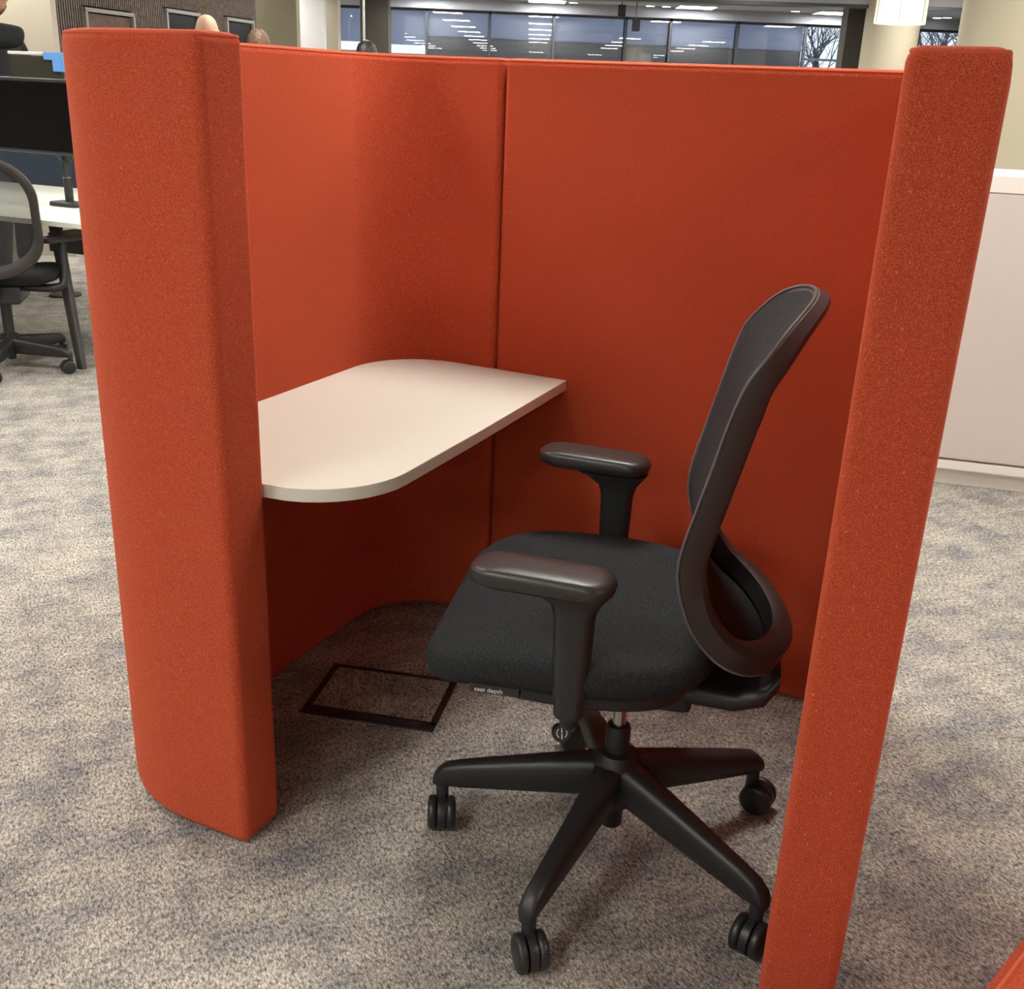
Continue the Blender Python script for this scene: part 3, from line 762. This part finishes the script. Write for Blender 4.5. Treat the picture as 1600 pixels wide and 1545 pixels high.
# yellow item in the tray
ye = MB().box((0.24, 0.62, 0.595), (0.12, 0.10, 0.05)).build('document_box', YELLOW, bevel=0.004); ye.location = WS.location; ye.rotation_euler = (0, 0, DANG)
tag(ye, 'small yellow box lying in the cable tray under the desk', 'box')
# monitor on post
m0, m1 = at(-20, 117, 5.95), at(104, 126, 5.62)
mt = at(60, 122, 5.75); mbm = at(60, 240, 5.75)
mc = Vector((mt.x, mt.y, 0)); mh = mt.z-mbm.z
mon = empty('monitor', (mc.x, mc.y, DT), math.radians(-24))
tag(mon, 'large black computer monitor on a post standing on the white desk', 'monitor')
zc = (mt.z+mbm.z)/2-DT
MB().box((-0.09, 0, zc), (0.66, 0.03, mh)).build('housing', BEZEL, mon, bevel=0.006)
MB().box((-0.09, -0.016, zc), (0.635, 0.004, mh-0.035)).build('screen', SCREENBLACK, mon)
MB().box((0.04, 0.05, zc), (0.12, 0.08, 0.12)).build('mount', BLACK_PLASTIC, mon)
MB().lathe([(0.022, 0.012), (0.022, zc+0.03)], (0.04, 0.08, 0), 16).build('post', BLACK_PLASTIC, mon, smooth=40)
MB().lathe([(0.023, 0.14), (0.023, 0.148)], (0.04, 0.08, 0), 16).build('collar', CHROME, mon, smooth=40)
MB().prism(rrect(0.10, 0.06, 0.03, 5, 0.06, 0.06), 0.0, 0.022).build('foot', BLACK_PLASTIC, mon, bevel=0.004)
MB().tube(catmull([(0.02, 0.03, zc-mh/2+0.02), (0.06, 0.04, zc-mh/2-0.035), (0.11, 0.05, zc-mh/2-0.03), (0.13, 0.05, zc-mh/2+0.02)], 5), 0.004, 6).build('cable', BLACK_PLASTIC, mon, smooth=60)
# second screen, wrapped, behind the divider
w0 = at(58, 104, 7.0)
wr = empty('wrapped_screen', (w0.x, 7.0, 0), math.radians(-12)); tag(wr, 'dark screen on a stand with a blue foam corner behind the black monitor', 'screen')
ztop = at(58, 87, 7.0).z
MB().box((0, 0, ztop-0.2), (0.34, 0.04, 0.4)).build('panel', mat('wrapped_dark_panel', srgb(56, 55, 50), 0.25), wr, bevel=0.006)
mb = MB(); mb.box((0.135, -0.005, ztop+0.0), (0.12, 0.07, 0.045)); mb.box((0.165, -0.005, ztop-0.05), (0.065, 0.07, 0.075)); mb.build('foam_corner', BLUEFOAM, wr, bevel=0.006)
MB().box((-0.06, -0.002, ztop+0.012), (0.24, 0.046, 0.02)).build('plastic_film', mat('clear_film', srgb(215, 212, 205), 0.2), wr, bevel=0.006)
MB().lathe([(0.02, 0.02), (0.02, ztop-0.3)], (0, 0.03, 0), 14).build('pole', DARKGREY, wr, smooth=40)
MB().lathe([(0.1, 0), (0.1, 0.015), (0.03, 0.022)], (0, 0.03, 0), 28).build('base', DARKGREY, wr, smooth=40)

# task chair at the desk
LC = empty('task_chair', (-2.52, 5.17, 0), math.atan2(0.97, -0.25))
tag(LC, 'black task chair with see-through mesh back at the white desk', 'office chair')
cushion([(x*0.93, y*0.93) for x, y in seat_outline()], 0.50, 0.43, seat_drop).build('seat', SEATFAB, LC, smooth=60)
MB().prism([(-0.15, -0.1), (0.12, -0.1), (0.12, 0.1), (-0.15, 0.1)], 0.345, 0.435).build('tilt_mechanism', BLACK_PLASTIC, LC, bevel=0.015)
MB().lathe([(0.026, 0.17), (0.026, 0.35)], n=20).build('gas_lift', BLACK_PLASTIC, LC, smooth=40)
LB = empty('star_base', (0, 0, 0)); LB.parent = LC
MB().lathe([(0.02, 0.05), (0.02, 0.1), (0.042, 0.105), (0.042, 0.17), (0.03, 0.18)], n=24).build('hub', BLACK_PLASTIC, LB, smooth=40)
for k in range(5):
    ang = math.radians(-10+72*k) - LC.rotation_euler[2]
    star_leg('base_leg', ang, 0.30, BLACK_PLASTIC, LB, 0.165, 0.125)
    c = caster(LC, 0.30*math.cos(ang), 0.30*math.sin(ang), ang+0.9, 0.95)
P2 = catmull([(-0.225, 0, 1.04), (-0.218, 0, 0.9), (-0.195, 0, 0.75), (-0.18, 0, 0.65), (-0.185, 0, 0.56), (-0.21, 0, 0.47)], 6)
S2 = [0.0]
for i in range(1, len(P2)): S2.append(S2[-1]+(P2[i]-P2[i-1]).length)
LBK = empty('backrest', (0, 0, 0)); LBK.parent = LC
build_back(LBK, 0.24, OPENMESH, FRAME, (P2, S2), 0.03, 0.03, False, 0.0, 0.2, 0.2, 0.05, 0.036)
MB().tube(catmull([(-0.1, 0, 0.40), (-0.22, 0, 0.40), (-0.25, 0, 0.47), (-0.235, 0, 0.56)], 5), 0.02, 10).build('back_carrier', BLACK_PLASTIC, LBK, smooth=60)
for s in (-1, 1):
    a = empty('armrest', (0, 0, 0)); a.parent = LC
    MB().tube(catmull([(-0.02, s*0.1, 0.41), (-0.02, s*0.25, 0.405), (0.0, s*0.285, 0.45), (0.02, s*0.285, 0.55), (0.03, s*0.285, 0.625)], 5), 0.021, 12).build('stem', BLACK_PLASTIC, a, smooth=60)
    rings = []
    for k, dz in [(0.6, -0.016), (0.95, -0.012), (1.0, 0), (0.95, 0.01), (0.6, 0.015), (0.05, 0.015)]:
        rings.append([Matrix.Rotation(s*0.7, 3, 'Z') @ Vector((px_, py_*k, dz)) + Vector((0.05, s*0.29, 0.635)) for px_, py_ in rrect(0.12-0.012*(1-k), 0.042, 0.036, 6)])
    MB().loft(rings).build('arm_pad', PAD, a, smooth=50)

# ------------------------------------------------------------------ people
def skin_mesh(joints, edges, root, sub=2):
    names = list(joints); me = bpy.data.meshes.new('tmp')
    me.from_pydata([joints[n][0] for n in names], [(names.index(a), names.index(b)) for a, b in edges], [])
    o = bpy.data.objects.new('tmp', me); col.objects.link(o)
    m = o.modifiers.new('s', 'SKIN'); m.use_smooth_shade = True
    for i, n in enumerate(names):
        sv = me.skin_vertices[0].data[i]; r = joints[n][1]
        sv.radius = (r, r) if not isinstance(r, tuple) else r; sv.use_root = (n == root)
    if sub: o.modifiers.new('u', 'SUBSURF').levels = sub
    dg = bpy.context.evaluated_depsgraph_get(); out = bpy.data.meshes.new_from_object(o.evaluated_get(dg)); bpy.data.objects.remove(o); bpy.data.meshes.remove(me)
    return out
def head_mesh(bm, c, h, yaw, pitch=0.0):
    """ellipsoid skull with brow, nose, chin, ears; +x is forward before yaw"""
    M = Matrix.Translation(c) @ Matrix.Rotation(yaw, 4, 'Z') @ Matrix.Rotation(pitch, 4, 'Y')
    r = bmesh.ops.create_icosphere(bm, subdivisions=4, radius=1.0)
    for v in r['verts']:
        p = v.co.copy(); x, y, z = p
        q = Vector((x*0.098, y*0.076, z*0.118))
        if z > 0: q.x *= 1+0.10*z*z; q.y *= 1+0.14*z*z
        if z < 0: q.y *= 1-0.28*z*z; q.x *= (1-0.22*(z*z) if x < 0 else 1-0.05*z*z)
        if x > 0.3:
            q.x += 0.006*math.exp(-((z-0.18)/0.1)**2)*math.exp(-(y/0.5)**2)
            q.x -= 0.008*math.exp(-((z-0.0)/0.13)**2)*math.exp(-((abs(y)-0.4)/0.2)**2)
            q.x += 0.028*math.exp(-((z+0.22)/0.13)**2)*math.exp(-(y/0.17)**2) + 0.012*math.exp(-((z+0.05)/0.15)**2)*math.exp(-(y/0.13)**2)
            q.x += 0.009*math.exp(-((z+0.55)/0.09)**2)*math.exp(-(y/0.35)**2) - 0.004*math.exp(-((z+0.53)/0.025)**2)*math.exp(-(y/0.3)**2)
            q.x += 0.012*math.exp(-((z+0.85)/0.15)**2)*math.exp(-(y/0.4)**2)
        q *= h/0.236
        v.co = M @ q
    for s in (-1, 1):
        e = bmesh.ops.create_uvsphere(bm, u_segments=12, v_segments=8, radius=1.0)
        for v in e['verts']: v.co = M @ (Vector((-0.008+v.co.x*0.018, s*0.077+v.co.y*0.010, -0.005+v.co.z*0.032))*(h/0.236))
def person(name, loc, yaw, height, label, top, legs, hair, pose=None, pitch=0.0, beard=None):
    k = height/1.75
    root = empty(name, loc, yaw); tag(root, label, 'person')
    J = {'pelvis': ((0, 0, .95), .13), 'waist': ((0.01, 0, 1.08), .125), 'chest': ((0.0, 0, 1.27), .14), 'neckb': ((-0.01, 0, 1.44), .075), 'neck': ((0.01, 0, 1.53), .055), 'skull': ((0.03, 0, 1.60), .06)}
    E = [('pelvis', 'waist'), ('waist', 'chest'), ('chest', 'neckb'), ('neckb', 'neck'), ('neck', 'skull')]
    arms = pose or {s: [(0, .20, 1.40), (-.02, .25, 1.12), (0.08, .25, .88), (0.12, .25, .80)] for s in ('l', 'r')}
    for s, sg in (('l', 1), ('r', -1)):
        a = arms[s]
        for nm, p, r in (('sh', a[0], .062), ('el', a[1], .044), ('wr', a[2], .030), ('ha', a[3], (.036, .02))):
            J[nm+s] = ((p[0], sg*p[1], p[2]), r)
        E += [('chest', 'sh'+s), ('sh'+s, 'el'+s), ('el'+s, 'wr'+s), ('wr'+s, 'ha'+s)]
        w = Vector((a[2][0], sg*a[2][1], a[2][2])); hd = Vector((a[3][0], sg*a[3][1], a[3][2])); fd = (hd-w).normalized()
        sd = fd.cross(Vector((1, 0, 0))); sd = sd.normalized() if sd.length > .2 else fd.cross(Vector((0, 0, 1))).normalized()
        for fi, (o_, ln) in enumerate(((-.027, .07), (-.009, .08), (.009, .075), (.026, .06))):
            b0_ = hd+sd*o_+fd*0.01
            J['f%d%sa' % (fi, s)] = (tuple(b0_+fd*ln*.5), .009); J['f%d%sb' % (fi, s)] = (tuple(b0_+fd*ln*.9+Vector((0.02, 0, 0))), .008)
            E += [('ha'+s, 'f%d%sa' % (fi, s)), ('f%d%sa' % (fi, s), 'f%d%sb' % (fi, s))]
        J['th'+s] = (tuple(w+fd*.05-sd*.045+Vector((.015, 0, 0))), .011); E.append(('wr'+s, 'th'+s))
        for nm, p, r in (('hip', (0, .10, .90), .095), ('kn', (0.02, .11, .50), .062), ('an', (-.02, .11, .09), .042), ('to', (.15, .13, .03), (.04, .03))):
            J[nm+s] = ((p[0], sg*p[1], p[2]), r)
        E += [('pelvis', 'hip'+s), ('hip'+s, 'kn'+s), ('kn'+s, 'an'+s), ('an'+s, 'to'+s)]
    Jk = {n: (tuple(c*k for c in p), tuple(c*k for c in r) if isinstance(r, tuple) else r*k) for n, (p, r) in J.items()}
    me = skin_mesh(Jk, E, 'pelvis')
    bm = bmesh.new(); bm.from_mesh(me)
    hc = Vector((0.035*k, 0, 1.63*k))
    head_mesh(bm, hc, 0.236*k, 0.0, pitch)
    bm.to_mesh(me); bm.free()
    body = link('body', me, SKIN, root)
    rm = body.modifiers.new('r', 'REMESH'); rm.mode = 'VOXEL'; rm.voxel_size = 0.009; rm.use_smooth_shade = True
    def cloth(nm, keys, grow, m, ends=None):
        JJ = {n: (Jk[n][0], tuple(c+grow for c in Jk[n][1]) if isinstance(Jk[n][1], tuple) else Jk[n][1]+grow) for n in keys}
        if 'waist' in JJ:                      # hem hangs over the waistband
            JJ['pelvis'] = (Jk['pelvis'][0], 0.165*k); JJ['hem'] = ((0, 0, 0.86*k), 0.17*k)
        EE = [(a, b) for a, b in E if a in JJ and b in JJ] + ([('pelvis', 'hem')] if 'hem' in JJ else [])
        return link(nm, skin_mesh(JJ, EE, 'pelvis'), m, root, 60)
    cloth('jumper', ['pelvis', 'waist', 'chest', 'neckb', 'shl', 'ell', 'wrl', 'shr', 'elr', 'wrr'], 0.018, top)
    cloth('trousers', ['pelvis', 'hipl', 'knl', 'anl', 'hipr', 'knr', 'anr'], 0.014, legs)
    for sg in (-1, 1):
        MB().loft([[Vector(((0.04+px_)*k, (sg*.12+py_)*k, z*k)) for px_, py_ in rrect(hx, hy, hy*.9, 5)] for z, hx, hy in ((0.0, .135, .045), (.03, .135, .046), (.06, .11, .042), (.09, .06, .04))]).build('shoe', HAIRK, root, smooth=50)
    # eyes
    for sg in (-1, 1):
        MB().lathe([(0.001, -.011), (.008, -.008), (.0115, 0), (.008, .008), (.001, .011)], hc+Vector((.079, sg*.031, .004))*k, 12).build('eye', WHITE_PRINT, root, smooth=60)
    if hair:
        bm = bmesh.new(); r = bmesh.ops.create_icosphere(bm, subdivisions=4, radius=1.0)
        dele = []
        for v in r['verts']:
            x, y, z = v.co
            n = 1+0.02*math.sin(x*23+y*17)+0.02*math.sin(z*19+y*11)
            b_ = 1+0.12*max(0, z)**2
            v.co = hc + Vector((x*0.108*b_-0.006, y*0.088*b_, z*0.127+.003))*k*n
            if (x > 0.45 and z < 0.45) or z < -0.35 or (x > 0.1 and z < 0.0): dele.append(v)
        bmesh.ops.delete(bm, geom=dele, context='VERTS')
        hm = bpy.data.meshes.new('hair'); bm.to_mesh(hm); bm.free()
        ho = link('hair', hm, hair, root, 60); ho.modifiers.new('sol', 'SOLIDIFY').thickness = 0.012
    if beard:
        bm = bmesh.new(); r = bmesh.ops.create_icosphere(bm, subdivisions=4, radius=1.0); dele = []
        for v in r['verts']:
            x, y, z = v.co
            v.co = hc + Vector((x*0.100+.004, y*0.073, z*0.121-.002))*k
            if x < 0.15 or z > -0.42 or (abs(z+0.55) < 0.07 and abs(y) < 0.3): dele.append(v)
        bmesh.ops.delete(bm, geom=dele, context='VERTS')
        hm = bpy.data.meshes.new('beard'); bm.to_mesh(hm); bm.free()
        ho = link('beard', hm, beard, root, 60); ho.modifiers.new('sol', 'SOLIDIFY').thickness = 0.010
    return root
def stand_at(x, y, Y, height):        # place so the crown shows at a pixel
    P = at(x, y, Y); return (P.x, Y, 0), P.z
def crown(x, y, height):              # distance at which a person of this height has the crown at this pixel
    v = ray(x, y); t = (height-CAM_H)/v.z; return (v.x*t, v.y*t, 0)
person('person', crown(321, 21.5, 1.79), math.radians(100), 1.79, 'standing person with a bald head beyond the red booth', GREYCLOTH, DENIM, None)
person('person', crown(402, 42, 1.75), math.radians(95), 1.73, 'standing person with brown hair beyond the red booth', BLUECLOTH, DENIM, HAIRB)
person('person', crown(571, 60, 1.72), math.radians(80), 1.70, 'standing person with black hair in front of the dark pier', GREYCLOTH, DENIM, HAIRK)
# man in black, arm folded up in front of him, facing across the office
arms = {'l': [(0, .20, 1.40), (0.05, .27, 1.14), (0.12, .10, 1.06), (0.13, .05, 1.03)], 'r': [(0.03, .20, 1.42), (0.36, .20, 1.405), (0.12, .10, 1.375), (0.05, .03, 1.37)]}
person('person', (-3.53, 7.5, 0), math.radians(-12), 1.97, 'person in a black jumper with a raised bent elbow behind the monitor', BLACKCLOTH, DENIM, HAIRG, pose=arms, beard=HAIRG)
